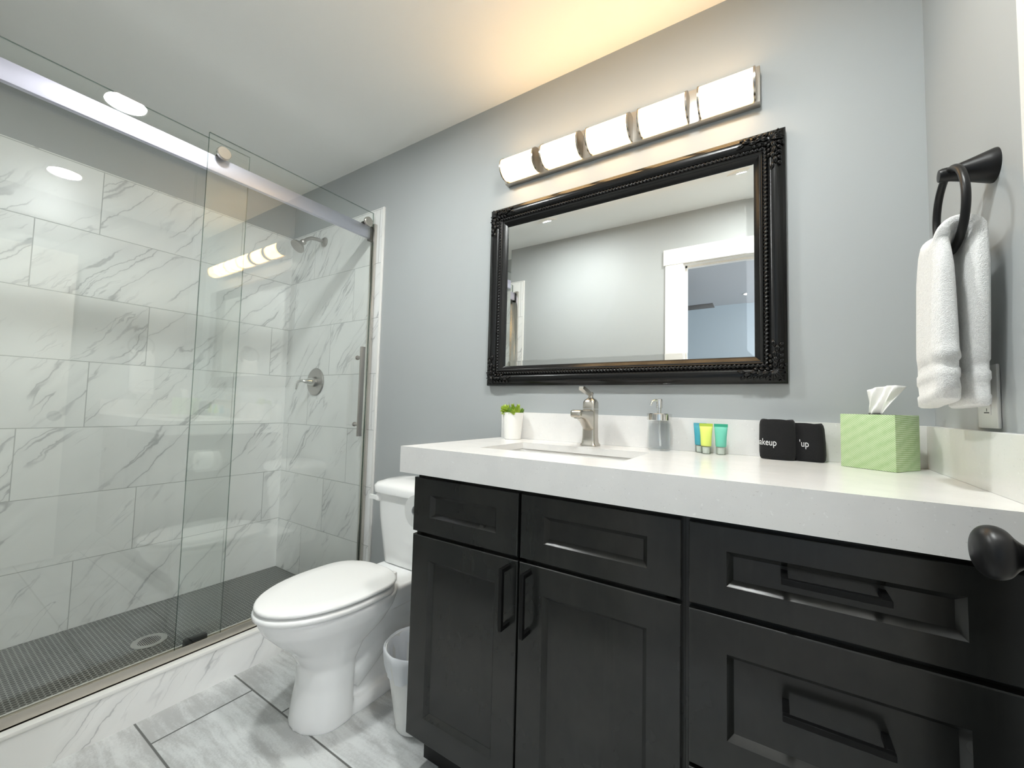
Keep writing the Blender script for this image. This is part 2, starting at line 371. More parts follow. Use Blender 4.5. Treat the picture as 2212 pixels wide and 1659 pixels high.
# open door along the right wall, with its knob
DX = 0.240
d = struct('door_1', G().box((DX, YF+0.002, 0.012), (DX+0.035, -0.742, 2.045), 0.0015), M['trim'], 'white bathroom door standing open against the right wall', 'door')
kz, ky = 0.9475, -0.793
def spline(pts, m=6):
    out = []
    for i in range(len(pts)-1):
        p0, p1, p2, p3 = pts[max(i-1, 0)], pts[i], pts[i+1], pts[min(i+2, len(pts)-1)]
        for j in range(m):
            t = j/m; out.append(tuple(0.5*((2*p1[c]) + (-p0[c]+p2[c])*t + (2*p0[c]-5*p1[c]+4*p2[c]-p3[c])*t*t + (-p0[c]+3*p1[c]-3*p2[c]+p3[c])*t**3) for c in (0, 1)))
    return out + [pts[-1]]
g = G().lathe((DX, ky, kz), [(0.033, 0), (0.033, -0.004), (0.027, -0.008), (0.0125, -0.010)] + spline([(0.0115, -0.014), (0.0110, -0.026), (0.0165, -0.034), (0.0245, -0.041), (0.0272, -0.049), (0.0250, -0.057), (0.0180, -0.0625), (0.0080, -0.0650), (0.0001, -0.0653)]), (1, 0, 0), 80)
k = finish('door_knob', g, M['matte'], d, 60); k['label'] = 'matte black round door knob'
g = G().lathe((DX+0.035, ky, kz), [(0.033, 0), (0.033, 0.004), (0.012, 0.010), (0.0105, 0.022), (0.022, 0.034), (0.0285, 0.046), (0.022, 0.056), (0.0, 0.058)], (1, 0, 0), 32)
finish('door_knob', g, M['matte'], d, 60)
g = G().box((DX+0.008, -0.7425, kz-0.03), (DX+0.027, -0.7412, kz+0.03)); finish('latch_plate', g, M['matte'], d)

# ------------------------------------------------------------------ shower
T = thing('shower_curb', 'low marble curb with white cap under the glass shower door', 'shower curb', (-1.86, -0.75, 0))
finish('curb_face', G().box((-1.92, YF+0.0085, 0.0), (-1.800, -0.0085, 0.129)), M['marble_c'], T)
finish('curb_cap', G().box((-1.922, YF+0.0085, 0.129), (-1.797, -0.0085, 0.1415), 0.0015), M['cap'], T)

def pane(name, x0, x1, y0, y1, z0, z1, parent):
    bm = bmesh.new(); gg = G(); gg.b = bm; gg.box((x0, y0, z0), (x1, y1, z1))
    bmesh.ops.recalc_face_normals(bm, faces=bm.faces)
    for f in bm.faces: f.material_index = 0 if abs(f.normal.x) > 0.9 else 1
    return finish(name, bm, [M['glass'], M['edge']], parent, 0)
T = thing('shower_enclosure', 'frameless shower screen with fixed glass panel and brushed steel top rail', 'shower screen', (-1.86, -0.75, 0.1415))
pane('fixed_glass_panel', -1.886, -1.878, YF+0.012, -0.630, 0.1475, 2.121, T)
rl = finish('top_rail', G().box((-1.862, YF+0.028, 1.9785), (-1.842, -0.030, 2.0415), 0.0012), M['rail'], T)
finish('rail_bracket', G().box((-1.868, -0.034, 1.970), (-1.8378, -0.0085, 2.045), 0.002), M['pull'], rl)
finish('rail_bracket', G().box((-1.868, YF+0.0085, 1.970), (-1.836, YF+0.034, 2.045), 0.002), M['pull'], rl)
for yy in (-0.72, -1.34):
    finish('rail_clamp', G().lathe((-1.862, yy, 2.01), [(0.012, 0), (0.012, -0.016), (0.016, -0.017), (0.016, -0.030), (0.0, -0.031)], (1, 0, 0), 20), M['rail'], rl)
def channel(ya, yb):
    g = G().box((-1.848, ya, 0.178), (-1.818, yb, 2.058), 0.001)
    if ya < -1.0: g.box((-1.894, ya, 0.178), (-1.888, yb, 2.058)).box((-1.888, ya, 0.178), (-1.848, ya + 0.004, 2.058))
    finish('wall_channel', g, M['chan'], T)
channel(-0.0085, -0.026); channel(YF+0.0085, YF+0.026)
g = G().box((-1.894, YF+0.0085, 0.1417), (-1.825, -0.0085, 0.147))
g.box((-1.8274, YF+0.0085, 0.1417), (-1.825, -0.0085, 0.1765), 0.0006)
g.box((-1.876, YF+0.0085, 0.1417), (-1.873, -0.0085, 0.152)).box((-1.894, YF+0.0085, 0.1417), (-1.890, -0.0085, 0.152))
tr = finish('bottom_track', g, M['track'], T)
finish('door_guide', G().box((-1.868, -0.762, 0.147), (-1.842, -0.690, 0.186), 0.003), M['pull'], tr)

T = thing('sliding_shower_door', 'clear glass sliding shower door with square bar handle', 'shower door', (-1.828, -0.40, 0.178))
pane('glass_panel', -1.836, -1.828, -0.797, -0.0275, 0.155, 2.117, T)
for yy in (-0.750, -0.068):
    g = G().lathe((-1.838, yy, 2.0525), [(0.012, 0), (0.013, 0.012), (0.0235, 0.013), (0.0245, 0.016), (0.0245, 0.026), (0.0225, 0.028), (0.0, 0.028)], (1, 0, 0), 36)
    ro = finish('roller_cap', g, M['nickel'], T)
    finish('roller_wheel', G().lathe((-1.866, yy, 2.0525), [(0.005, 0), (0.0105, 0.001), (0.0105, 0.020), (0.005, 0.021), (0.005, 0.030)], (1, 0, 0), 28), M['pull'], ro)
hx, hy = -1.785, -0.092
h = finish('handle', G().box((hx-0.007, hy-0.011, 0.914), (hx+0.007, hy+0.011, 1.374), 0.0012), M['steel_dull'], T)
for zz in (1.318, 0.974):
    finish('handle_post', G().lathe((-1.828, hy, zz), [(0.0115, 0), (0.0115, 0.006), (0.0085, 0.007), (0.0085, 0.037)], (1, 0, 0), 20), M['steel_dull'], h)

# shower head
hxx, hz = -2.305, 2.058
T = thing('showerhead', 'small brushed shower head on a bent arm on the marble end wall', 'shower head', (hxx, -0.008, hz))
finish('flange', G().lathe((hxx, -0.008, hz), [(0.030, 0), (0.029, -0.006), (0.020, -0.014), (0.013, -0.018), (0, -0.018)], (0, 1, 0), 28), M['steel_dull'], T)
pts = [(hxx, -0.02, hz), (hxx, -0.06, hz), (hxx, -0.095, hz-0.006), (hxx, -0.120, hz-0.022), (hxx, -0.138, hz-0.042)]
finish('arm', G().tube(pts, 0.0105, 14), M['steel_dull'], T)
ax = Vector((0, -0.66, -0.75)).normalized(); c = Vector((hxx, -0.138, hz-0.042))
g = G().lathe(c, [(0.012, -0.006), (0.017, 0.0), (0.017, 0.012), (0.013, 0.018), (0.019, 0.026), (0.036, 0.044), (0.041, 0.052), (0.041, 0.058), (0.034, 0.060), (0, 0.060)], ax, 32)
hd = finish('head', g, M['steel_dull'], T)
g = G()
a = ax.orthogonal().normalized(); b = ax.cross(a)
for R, n_ in ((0.012, 6), (0.022, 12), (0.031, 18)):
    for q in range(n_):
        p = c + ax*0.0595 + (a*math.cos(2*PI*q/n_) + b*math.sin(2*PI*q/n_))*R; g.ell(p, (0.0022,)*3, None, 8, 5)
finish('nozzles', g, M['steel_dull'], hd)
# shower valve
vx, vz = -2.325, 1.203
T = thing('shower_valve', 'round brushed shower valve plate with a curved lever on marble', 'shower valve', (vx, -0.008, vz))
finish('plate', G().lathe((vx, -0.008, vz), [(0.083, 0), (0.083, -0.004), (0.079, -0.008), (0.0, -0.010)], (0, 1, 0), 48), M['steel_dull'], T)
finish('hub', G().lathe((vx, -0.018, vz), [(0.030, 0), (0.030, -0.014), (0.026, -0.016), (0.0, -0.016)], (0, 1, 0), 32), M['steel_dull'], T)
g = G().lathe((vx, -0.034, vz), [(0.024, 0), (0.020, -0.016), (0.012, -0.040), (0.007, -0.058), (0.0, -0.062)], (0, 1, 0), 24)
g.tube([(vx, -0.080, vz+0.001), (vx-0.010, -0.095, vz+0.002), (vx-0.022, -0.104, vz-0.006), (vx-0.028, -0.108, vz-0.026), (vx-0.031, -0.110, vz-0.05)], [0.0075, 0.0085, 0.0085, 0.008, 0.006], 12)
finish('lever', g, M['chrome'], T, 60)
# drain
T = thing('shower_drain', 'round metal drain grate set in the black mosaic floor', 'drain', (-2.264, -0.739, 0.042))
finish('drain_ring', G().lathe((-2.264, -0.739, 0.042), [(0.060, -0.003), (0.060, 0.002), (0.057, 0.0035), (0.040, 0.003), (0.038, 0.001), (0.038, -0.003)], (0, 0, 1), 40, False), plain('drain_ring', (0.36, 0.36, 0.34), 0.45), T)
g = G().lathe((-2.264, -0.739, 0.042), [(0.0395, -0.002), (0.0395, 0.0015), (0, 0.0015)], (0, 0, 1), 36); finish('drain_well', g, M['dark'], T)
g = G()
for i in range(-6, 7):
    hw = math.sqrt(max(0.0, 0.038**2 - (i*0.0058)**2)); g.box((-2.264-hw, -0.739+i*0.0058-0.0014, 0.0432), (-2.264+hw, -0.739+i*0.0058+0.0014, 0.0447))
finish('drain_grate', g, M['steel_dull'], T)

# ------------------------------------------------------------------ toilet
TX = -1.345
T = thing('toilet', 'white two-piece elongated toilet with its lid down', 'toilet', (TX, -0.4, 0))
def egg(z, w, yf, yb, wb=None, n=48, cx=TX, p=2.0):
    """egg outline: front yf (round), back yb; widest at 45% from the back; wb half width of the back edge"""
    ym = yb + (yf-yb)*0.42; out = []
    for k in range(n):
        a = 2*PI*k/n; s, c_ = math.sin(a), math.cos(a)
        if s <= 0:
            x = w*abs(c_)**(2/p)*(1 if c_ >= 0 else -1); y = ym + (yf-ym)*abs(s)**(2/p)
        else:
            q = 2.0 + 2.2*(1 if wb is None else wb/w)
            x = w*abs(c_)**(2/q)*(1 if c_ >= 0 else -1); y = ym + (yb-ym)*abs(s)**(2/q)
            if wb is not None: x *= 1 - (1-wb/w)*(abs(s)**3.0)
        out.append((cx+x, y, z))
    return out
g = G()
g.loft([egg(-0.004, .113, -.628, -.455, .108), egg(.04, .112, -.622, -.455, .107), egg(.12, .106, -.606, -.455, .102), egg(.19, .106, -.606, -.45, .10), egg(.25, .125, -.64, -.42, .10), egg(.30, .150, -.692, -.33, .10), egg(.345, .171, -.733, -.29, .10), egg(.375, .178, -.748, -.28, .11), egg(.394, .179, -.750, -.28, .12)])
g.loft([rrect(TX, -.31, .109, .185, .05, -0.004), rrect(TX, -.31, .108, .185, .05, .025), rrect(TX, -.31, .095, .18, .05, .042)])
g.loft([rrect(TX, -.30, .072, .17, .05, .03), rrect(TX, -.30, .070, .17, .05, .14), rrect(TX, -.29, .088, .18, .06, .25), rrect(TX, -.27, .112, .20, .05, .33)])
g.tube([(TX, -.46, .10), (TX, -.38, .15), (TX, -.30, .20), (TX, -.22, .17), (TX, -.17, .10), (TX, -.16, .02)], [.088, .088, .086, .084, .082, .082], 20)
g.loft([rrect(TX, -.18, .115, .155, .04, .30), rrect(TX, -.18, .128, .158, .04, .345), rrect(TX, -.18, .130, .160, .04, .378), rrect(TX, -.18, .126, .156, .04, .386)])
bo = finish('bowl', g, M['ceramic'], T, 180)
mod(bo, 'REMESH', mode='VOXEL', voxel_size=0.0055, use_smooth_shade=True); mod(bo, 'SMOOTH', factor=0.6, iterations=7)
for sx in (1, -1):
    g = G().ell((TX+sx*0.094, -0.285, 0.044), (0.016, 0.016, 0.018), None, 16, 10); finish('bolt_cap', g, M['ceramic'], T, 180)
def slab(name, z0, z1, w, yf, yb, wb, e, mat, dome=0.0):
    lp = [egg(z0, w-e, yf+e, yb-e, wb-e), egg(z0+e*0.6, w, yf, yb, wb), egg(z1-e, w, yf, yb, wb), egg(z1-e*0.3, w-e*0.45, yf+e*0.45, yb-e*.4, wb-e*.4), egg(z1, w-e*1.3, yf+e*1.3, yb-e*1.3, wb-e)]
    if dome: lp += [egg(z1+dome*0.6, w*0.72, yf+0.08, yb-0.06, wb*0.7), egg(z1+dome, w*0.35, yf+0.18, yb-0.12, wb*0.35)]
    return finish(name, G().loft(lp), mat, T, 60)
slab('seat', 0.3955, 0.4145, 0.1805, -0.764, -0.300, 0.128, 0.006, M['seat'])
slab('lid', 0.4205, 0.4355, 0.1785, -0.760, -0.292, 0.126, 0.006, M['seat'], 0.003)
for sx in (1, -1): finish('hinge', G().box((TX+sx*0.070-0.014, -0.302, 0.386), (TX+sx*0.070+0.014, -0.276, 0.422), 0.006), M['seat'], T)
def tank_loop(z, h, yf, bulge=0.02, r=0.07, n=8):
    cyy = (yf-0.012)/2; out = []
    for x, y, zz in rrect(TX, cyy, h, abs(yf-0.0+0.012)/2 if False else (abs(yf)-0.012)/2, r, z, n):
        if y < cyy: y -= bulge*(1-((x-TX)/h)**2)
        out.append((x, y, zz))
    return out
g = G().loft([tank_loop(.386, .135, -.165, .010, .06), tank_loop(.392, .148, -.175, .012, .06), tank_loop(.45, .160, -.180, .014), tank_loop(.58, .183, -.184, .018), tank_loop(.688, .195, -.186, .02)])
finish('tank', g, M['ceramic'], T, 60)
g = G().loft([tank_loop(.6885, .198, -.190, .02), tank_loop(.692, .207, -.200, .02), tank_loop(.718, .209, -.202, .02), tank_loop(.730, .200, -.192, .02), tank_loop(.740, .165, -.160, .015, .05), tank_loop(.744, .10, -.12, .01, .03)])
finish('tank_lid', g, M['ceramic'], T, 60)
lx, lz = TX-0.150, 0.667
g = G().lathe((lx, -0.186, lz), [(0.019, 0), (0.019, -0.010), (0.014, -0.016), (0, -0.018)], (0, 1, 0), 24)
g.loft([[(lx+dx*0.0+px, -0.202+dyy, lz+0.000+pz) for (dyy, pz) in ((-.006, -.009), (.005, -.009), (.005, .009), (-.006, .009))] for (px, dx) in ((0.008, 0), (-0.02, 0), (-0.045, 0))])
finish('flush_lever', g, M['seat'], T, 40)

# ------------------------------------------------------------------ waste bin and paper
BX, BY = -1.040, -0.375
T = thing('waste_bin', 'small white plastic bin with a liner between the toilet and vanity', 'waste bin', (BX, BY, 0))
g = G().lathe((BX, BY, 0), [(0.0, 0.001), (0.060, 0.001), (0.064, 0.004), (0.107, 0.262), (0.110, 0.264), (0.104, 0.264), (0.061, 0.008), (0.0, 0.007)], (0, 0, 1), 40, False)
finish('bin', g, M['plastic'], T)
g = G(); loops = []
for h_, r_, wv in ((0.185, 0.0985, .005), (0.215, 0.104, .005), (0.245, 0.1095, .003), (0.266, 0.113, .001), (0.270, 0.109, .001), (0.258, 0.101, .002), (0.18, 0.088, .004), (0.10, 0.074, .004), (0.03, 0.060, .003)):
    loops.append([(BX+(r_+wv*math.sin(8*t+h_*30)+wv*.5*math.sin(19*t))*math.cos(t), BY+(r_+wv*math.sin(8*t+h_*30)+wv*.5*math.sin(19*t))*math.sin(t), h_ + (0.008*math.sin(5*t) if h_ < 0.2 and r_ > .09 else 0)) for t in [2*PI*k/64 for k in range(64)]])
g.loft(loops, False, True); finish('liner', g, M['liner'], T, 60)
RX, RY, RZ = -0.986, -0.41, 0.735
T = thing('toilet_paper_holder', 'paper roll holder arm on the side of the vanity by the toilet', 'paper holder', (-0.9245, RY, RZ))
g = G().box((-0.9262, RY+0.066, RZ-0.058), (-0.9203, RY+0.106, RZ+0.058), 0.002).box((RX-0.006, RY+0.079, RZ-0.008), (-0.926, RY+0.093, RZ+0.008), 0.001)
for zz in (-0.045, 0.045): g.lathe((-0.9275, RY+0.086, RZ+zz), [(0, 0), (0.004, 0.001), (0.003, 0.0015), (0.0015, 0.0075), (0, 0.0082)], (1, 0, 0), 10)
finish('mount', g, M['nickel'], T)
finish('arm', G().tube([(RX, RY+0.090, RZ), (RX, RY+0.055, RZ), (RX, RY+0.0545, RZ), (RX, RY-0.044, RZ), (RX, RY-0.045, RZ), (RX, RY-0.046, RZ)], [0.008, 0.008, 0.0202, 0.0202, 0.016, 0.002], 28), M['nickel'], T)
g = G().lathe((RX, RY-0.05, RZ), [(0.021, 0), (0.0535, 0), (0.055, 0.002), (0.055, 0.098), (0.0535, 0.10), (0.021, 0.10)], (0, 1, 0), 40, False)
g.lathe((RX, RY-0.05, RZ), [(0.021, 0.10), (0.0205, 0.10), (0.0205, 0.0), (0.021, 0.0)], (0, 1, 0), 40, False)
tag(finish('toilet_paper_roll', g, M['paper'], None, 40, (RX, RY, RZ)), 'white toilet paper roll on the holder at the vanity side', 'toilet paper')

# ------------------------------------------------------------------ vanity cabinets
YD = -0.537       # face of doors and drawers
def front(parent, name, x0, x1, z0, z1, sx, sz, ch=0.0125, th=0.019):
    yb = YD + th; g = G(); e = 0.002
    def R(i, k, y): return [(x0+i, y, z0+k), (x1-i, y, z0+k), (x1-i, y, z1-k), (x0+i, y, z1-k)]
    g.loft([R(0, 0, yb), R(0, 0, YD+e), R(e*.4, e*.4, YD+e*.4), R(e, e, YD), R(sx, sz, YD), R(sx+.001, sz+.001, YD+.001), R(sx+ch*0.86, sz+ch*0.86, YD+ch), ], True, True)
    return finish(name, g, M['black'], parent, 20)
def pull(parent, p0, p1):
    """square bar pull from p0 to p1 (x,z), standing off the face"""
    (xa, za), (xb, zb) = p0, p1; yo = YD-0.034; t = 0.0052; g = G()
    g.box((min(xa, xb)-t, yo-t, min(za, zb)-t), (max(xa, xb)+t, yo+t, max(za, zb)+t), 0.0008)
    for x, z in (p0, p1): g.box((x-t, yo+t, z-t), (x+t, YD+(0.013 if parent.name.startswith('drawer') else 0), z+t), 0.0005)
    h = finish('handle', g, M['pull'], parent, 20); return h
CX0, CX1, CX2 = -0.920, -0.156, 0.308
T = thing('sink_cabinet', 'black shaker double-door vanity cabinet under the sink', 'vanity cabinet', (-0.54, -0.27, 0))
g = G().box((CX0, YD+0.0195, 0.114), (CX0+0.018, -0.001, 0.879)).box((CX1-0.018, YD+0.0195, 0.114), (CX1, -0.001, 0.879)).box((CX0+.018, YD+0.0195, 0.114), (CX1-.018, -0.001, 0.132)).box((CX0+.018, -0.014, 0.132), (CX1-.018, -0.001, 0.72))
g.box((CX0+.018, YD+0.0195, 0.840), (CX1-.018, YD+0.039, 0.879)).box((CX0+.018, YD+0.0195, 0.685), (CX1-.018, YD+0.039, 0.722)).box((-0.558, YD+0.0195, 0.132), (-0.532, YD+0.039, 0.84)).box((CX0+.018, YD+0.0195, 0.132), (CX0+.038, YD+0.039, 0.84)).box((CX1-.038, YD+0.0195, 0.132), (CX1-.018, YD+0.039, 0.84))
finish('carcass', g, M['black'], T)
finish('toe_kick', G().box((CX0, -0.455, 0.0), (CX1, -0.437, 0.114)).box((CX0, -0.437, 0), (CX0+.018, -0.012, 0.114)), M['kick'], T)
front(T, 'false_drawer_front', -0.9195, -0.5495, 0.708, 0.8665, 0.067, 0.0465)
front(T, 'false_drawer_front', -0.5415, -0.1615, 0.708, 0.8665, 0.067, 0.0465)
dl = front(T, 'door', -0.9185, -0.5475, 0.125, 0.698, 0.067, 0.0665)
pull(dl, (-0.572, 0.540), (-0.572, 0.680))
dr = front(T, 'door', -0.5425, -0.1615, 0.125, 0.698, 0.067, 0.0665)
pull(dr, (-0.511, 0.540), (-0.511, 0.680))
T = thing('drawer_cabinet', 'black shaker three-drawer vanity cabinet beside the right wall', 'vanity cabinet', (0.08, -0.27, 0))
finish('carcass', G().box((CX1+.0005, YD+0.0195, 0.114), (CX2, -0.001, 0.879)), M['black'], T)
finish('filler_strip', G().box((CX2, YD+0.0195, 0.114), (XR-.001, YD+.04, 0.879)), M['black'], T)
finish('toe_kick', G().box((CX1+.0005, -0.455, 0.0), (XR-.001, -0.437, 0.114)), M['kick'], T)
for z0, z1, rz in ((0.708, 0.8665, 0.0465), (0.405, 0.697, 0.0675), (0.125, 0.397, 0.0675)):
    dw = front(T, 'drawer', -0.1470, 0.3065, z0, z1, 0.067, rz)
    zc_ = (z0+z1)/2 + (0.011 if z1 > .8 else 0.022 if z1 > .6 else 0.02); pull(dw, (0.012, zc_), (0.145, zc_))

# ------------------------------------------------------------------ worktop, splashes, basin
ZT = 0.958
def slab_hole(xs, ys, z0, z1):
    b = bmesh.new(); V = {}
    for i, x in enumerate(xs):
        for j, y in enumerate(ys):
            for k_, z in enumerate((z0, z1)): V[i, j, k_] = b.verts.new((x, y, z))
    for i in range(3):
        for j in range(3):
            if i == 1 and j == 1: continue
            b.faces.new((V[i, j, 1], V[i+1, j, 1], V[i+1, j+1, 1], V[i, j+1, 1])); b.faces.new((V[i, j, 0], V[i, j+1, 0], V[i+1, j+1, 0], V[i+1, j, 0]))
    for i in range(3):
        for j in (0, 3): b.faces.new((V[i, j, 0], V[i+1, j, 0], V[i+1, j, 1], V[i, j, 1]))
        for j in (0, 3): b.faces.new((V[j, i, 0], V[j, i+1, 0], V[j, i+1, 1], V[j, i, 1]))
    for j in (1, 2): b.faces.new((V[1, j, 0], V[2, j, 0], V[2, j, 1], V[1, j, 1])); b.faces.new((V[j, 1, 0], V[j, 2, 0], V[j, 2, 1], V[j, 1, 1]))
    return b
SX0, SX1, SY0, SY1 = -0.765, -0.316, -0.421, -0.165
T = thing('countertop', 'white speckled quartz countertop with a thick front edge', 'countertop', (-0.31, -0.28, 0.88))
b = slab_hole((-0.9575, SX0, SX1, XR-.001), (-0.5625, SY0, SY1, -0.001), 0.936, ZT)
finish('worktop', b, M['quartz'], T, 20)
finish('apron', G().box((-0.9575, -0.5625, 0.8805), (XR-.001, -0.5425, 0.936)).box((-0.9575, -0.5425, 0.8805), (-0.9375, -0.001, 0.936)), M['quartz'], T, 20)
tag(finish('backsplash', G().box((-0.9575, -0.021, ZT), (XR-0.001, -0.0005, 1.0635), 0.001), M['quartz'], None, 20, (-0.31, -0.01, ZT)), 'long low white quartz splash along the wall below the mirror', 'backsplash')
tag(finish('backsplash', G().box((0.316, -0.5625, ZT), (XR-0.0005, -0.0215, 1.0635), 0.001), M['quartz'], None, 20, (0.326, -0.29, ZT)), 'short white quartz splash along the right wall under the outlet', 'backsplash')
scx, scy, shx, shy = (SX0+SX1)/2, (SY0+SY1)/2, (SX1-SX0)/2+0.004, (SY1-SY0)/2+0.004
T = thing('sink_basin', 'white rectangular undermount sink basin in the quartz countertop', 'sink', (scx, scy, 0.80))
g = G().loft([rrect(scx, scy, shx-.03, shy-.03, .03, .800), rrect(scx, scy, shx-.004, shy-.004, .03, .812), rrect(scx, scy, shx+.012, shy+.012, .03, .9345), rrect(scx, scy, shx, shy, .02, .9345), rrect(scx, scy, shx-.012, shy-.012, .03, .83), rrect(scx, scy, shx-.035, shy-.035, .03, .814), rrect(scx, scy, .03, .03, .025, .811)], True, True)
finish('basin', g, M['basin'], T, 60)
finish('drain', G().lathe((scx, scy, .812), [(.024, 0), (.024, .003), (.018, .004), (.0, .006)], (0, 0, 1), 28), M['chrome'], T)

# faucet
fx, fy = -0.537, -0.092
T = thing('faucet', 'brushed nickel single-lever faucet behind the sink', 'faucet', (fx, fy, ZT))
def sect(z, hx_, hy_, r, oy=0.0): return rrect(fx, fy+oy, hx_, hy_, r, z, 3)
g = G().loft([sect(ZT, .029, .029, .010), sect(ZT+.004, .029, .029, .010), sect(ZT+.010, .0245, .0245, .009), sect(ZT+.03, .0225, .0225, .008), sect(ZT+.085, .0215, .0225, .008), sect(ZT+.126, .0225, .0235, .009)])
finish('body', g, M['nickel'], T, 40)
loops = []
for dy, z, hw, hh in ((0.004, .084, .0200, .040), (-.020, .088, .0198, .037), (-.038, .094, .019, .030), (-.058, .101, .0182, .0215), (-.082, .1068, .0188, .0158), (-.104, .1092, .0192, .0135), (-.121, .1098, .0192, .0125), (-.128, .1095, .0175, .0105), (-.131, .109, .013, .006)):
    loops.append([(fx+x, fy+dy, ZT+z+y) for x, y, _ in rrect(0, 0, hw, hh, min(hw, hh)*0.6, 0, 4)])
g = G().loft(loops); g.lathe((fx, fy-.113, ZT+.113), [(.012, 0), (.0115, -.018), (.009, -.018), (.008, -.012)], (0, 0, 1), 20)
finish('spout', g, M['nickel'], T, 50)
g = G().loft([sect(ZT+.1275, .0225, .0235, .009), sect(ZT+.150, .022, .023, .010), sect(ZT+.158, .018, .018, .010), sect(ZT+.164, .009, .009, .006), sect(ZT+.170, .0075, .0075, .006), sect(ZT+.180, .009, .009, .006), sect(ZT+.184, .006, .006, .005)])
la = Vector((fx, fy+.004, ZT+.174)); lb = Vector((fx-.004, fy-.074, ZT+.196)); dv = (lb-la).normalized(); sv = dv.cross(Vector((0, 0, 1))).normalized(); uv = sv.cross(dv)
g.loft([[la+dv*t+sv*(a_*w)+uv*(b_*h_) for a_, b_ in ((1, 1), (-1, 1), (-1, -1), (1, -1))] for t, w, h_ in ((0, .006, .004), (.02, .0075, .0055), (.055, .009, .0065), (.078, .0095, .006), (.083, .008, .0045))])
finish('lever_handle', g, M['nickel'], T, 40)

# soap dispenser
dx_, dy_ = -0.313, -0.066
T = thing('soap_dispenser', 'clear glass soap dispenser with a polished metal pump', 'soap dispenser', (dx_, dy_, ZT))
R = 0.0355
finish('bottle', G().lathe((dx_, dy_, ZT), [(0, .0005), (R-.002, .0005), (R, .003), (R, .094), (R-.003, .0945), (R-.003, .007), (0, .007)], (0, 0, 1), 36, False), M['bottle'], T)
finish('soap', G().lathe((dx_, dy_, ZT), [(0, .0085), (R-.004, .0085), (R-.004, .086), (0, .086)], (0, 0, 1), 32, False), M['soap'], T)
cl = finish('collar', G().lathe((dx_, dy_, ZT), [(0, .0955), (R+.001, .0955), (R+.003, .097), (R+.003, .116), (R+.001, .1175), (0, .1175)], (0, 0, 1), 40, False), M['chrome'], T)
g = G().lathe((dx_, dy_, ZT), [(.007, .1176), (.007, .134), (.0105, .135), (.0105, .158), (.009, .164), (0, .166)], (0, 0, 1), 24)
g.tube([(dx_, dy_, ZT+.158), (dx_-.010, dy_-.012, ZT+.160), (dx_-.018, dy_-.021, ZT+.154), (dx_-.021, dy_-.025, ZT+.143)], [.0045, .004, .0035, .003], 10)
finish('pump', g, M['chrome'], T, 60)
finish('dip_tube', G().tube([(dx_, dy_, ZT+.095), (dx_, dy_, ZT+.07), (dx_+.004, dy_, ZT+.014)], [.005, .0028, .0028], 10), M['plastic'], T)

# toiletry tubes
def toiletry(x, y, rz, body, crimp, label):
    T = thing('toiletry_tube', label, 'toiletry tube', (x, y, ZT), 'sample toiletry tubes on the countertop')
    cs, sn = math.cos(rz), math.sin(rz)
    def lp(h, a, b_, n=24): return [(x + cs*a*math.cos(2*PI*k/n) - sn*b_*math.sin(2*PI*k/n), y + sn*a*math.cos(2*PI*k/n) + cs*b_*math.sin(2*PI*k/n), ZT+h) for k in range(n)]
    finish('tube', G().loft([lp(.0235, .0135, .0125), lp(.0265, .0148, .0138), lp(.050, .0155, .0115), lp(.070, .0170, .0065), lp(.080, .0178, .0026), lp(.0825, .0180, .0014)]), body, T, 50)
    finish('crimp', G().loft([lp(.0822, .0184, .0012), lp(.0915, .0186, .0011)]), crimp, T, 50)
    c = finish('cap', G().loft([lp(.0005, .0138, .0138), lp(.022, .0142, .0142), lp(.0232, .0137, .0137)]), M['capclear'], T, 50)
    finish('cap_liner', G().loft([lp(.002, .0095, .0095), lp(.0215, .0105, .0105)]), M['capin'], c, 50)
toiletry(-0.197, -0.036, 0.1, M['blue'], M['blue_d'], 'blue sample tube standing behind the lime one, against the splash')
toiletry(-0.176, -0.066, 0.15, M['lime'], M['lime_d'], 'lime yellow sample tube standing on its clear cap')
toiletry(-0.1365, -0.058, 0.1, M['teal'], M['teal_d'], 'teal green sample tube standing nearest the black cloths')

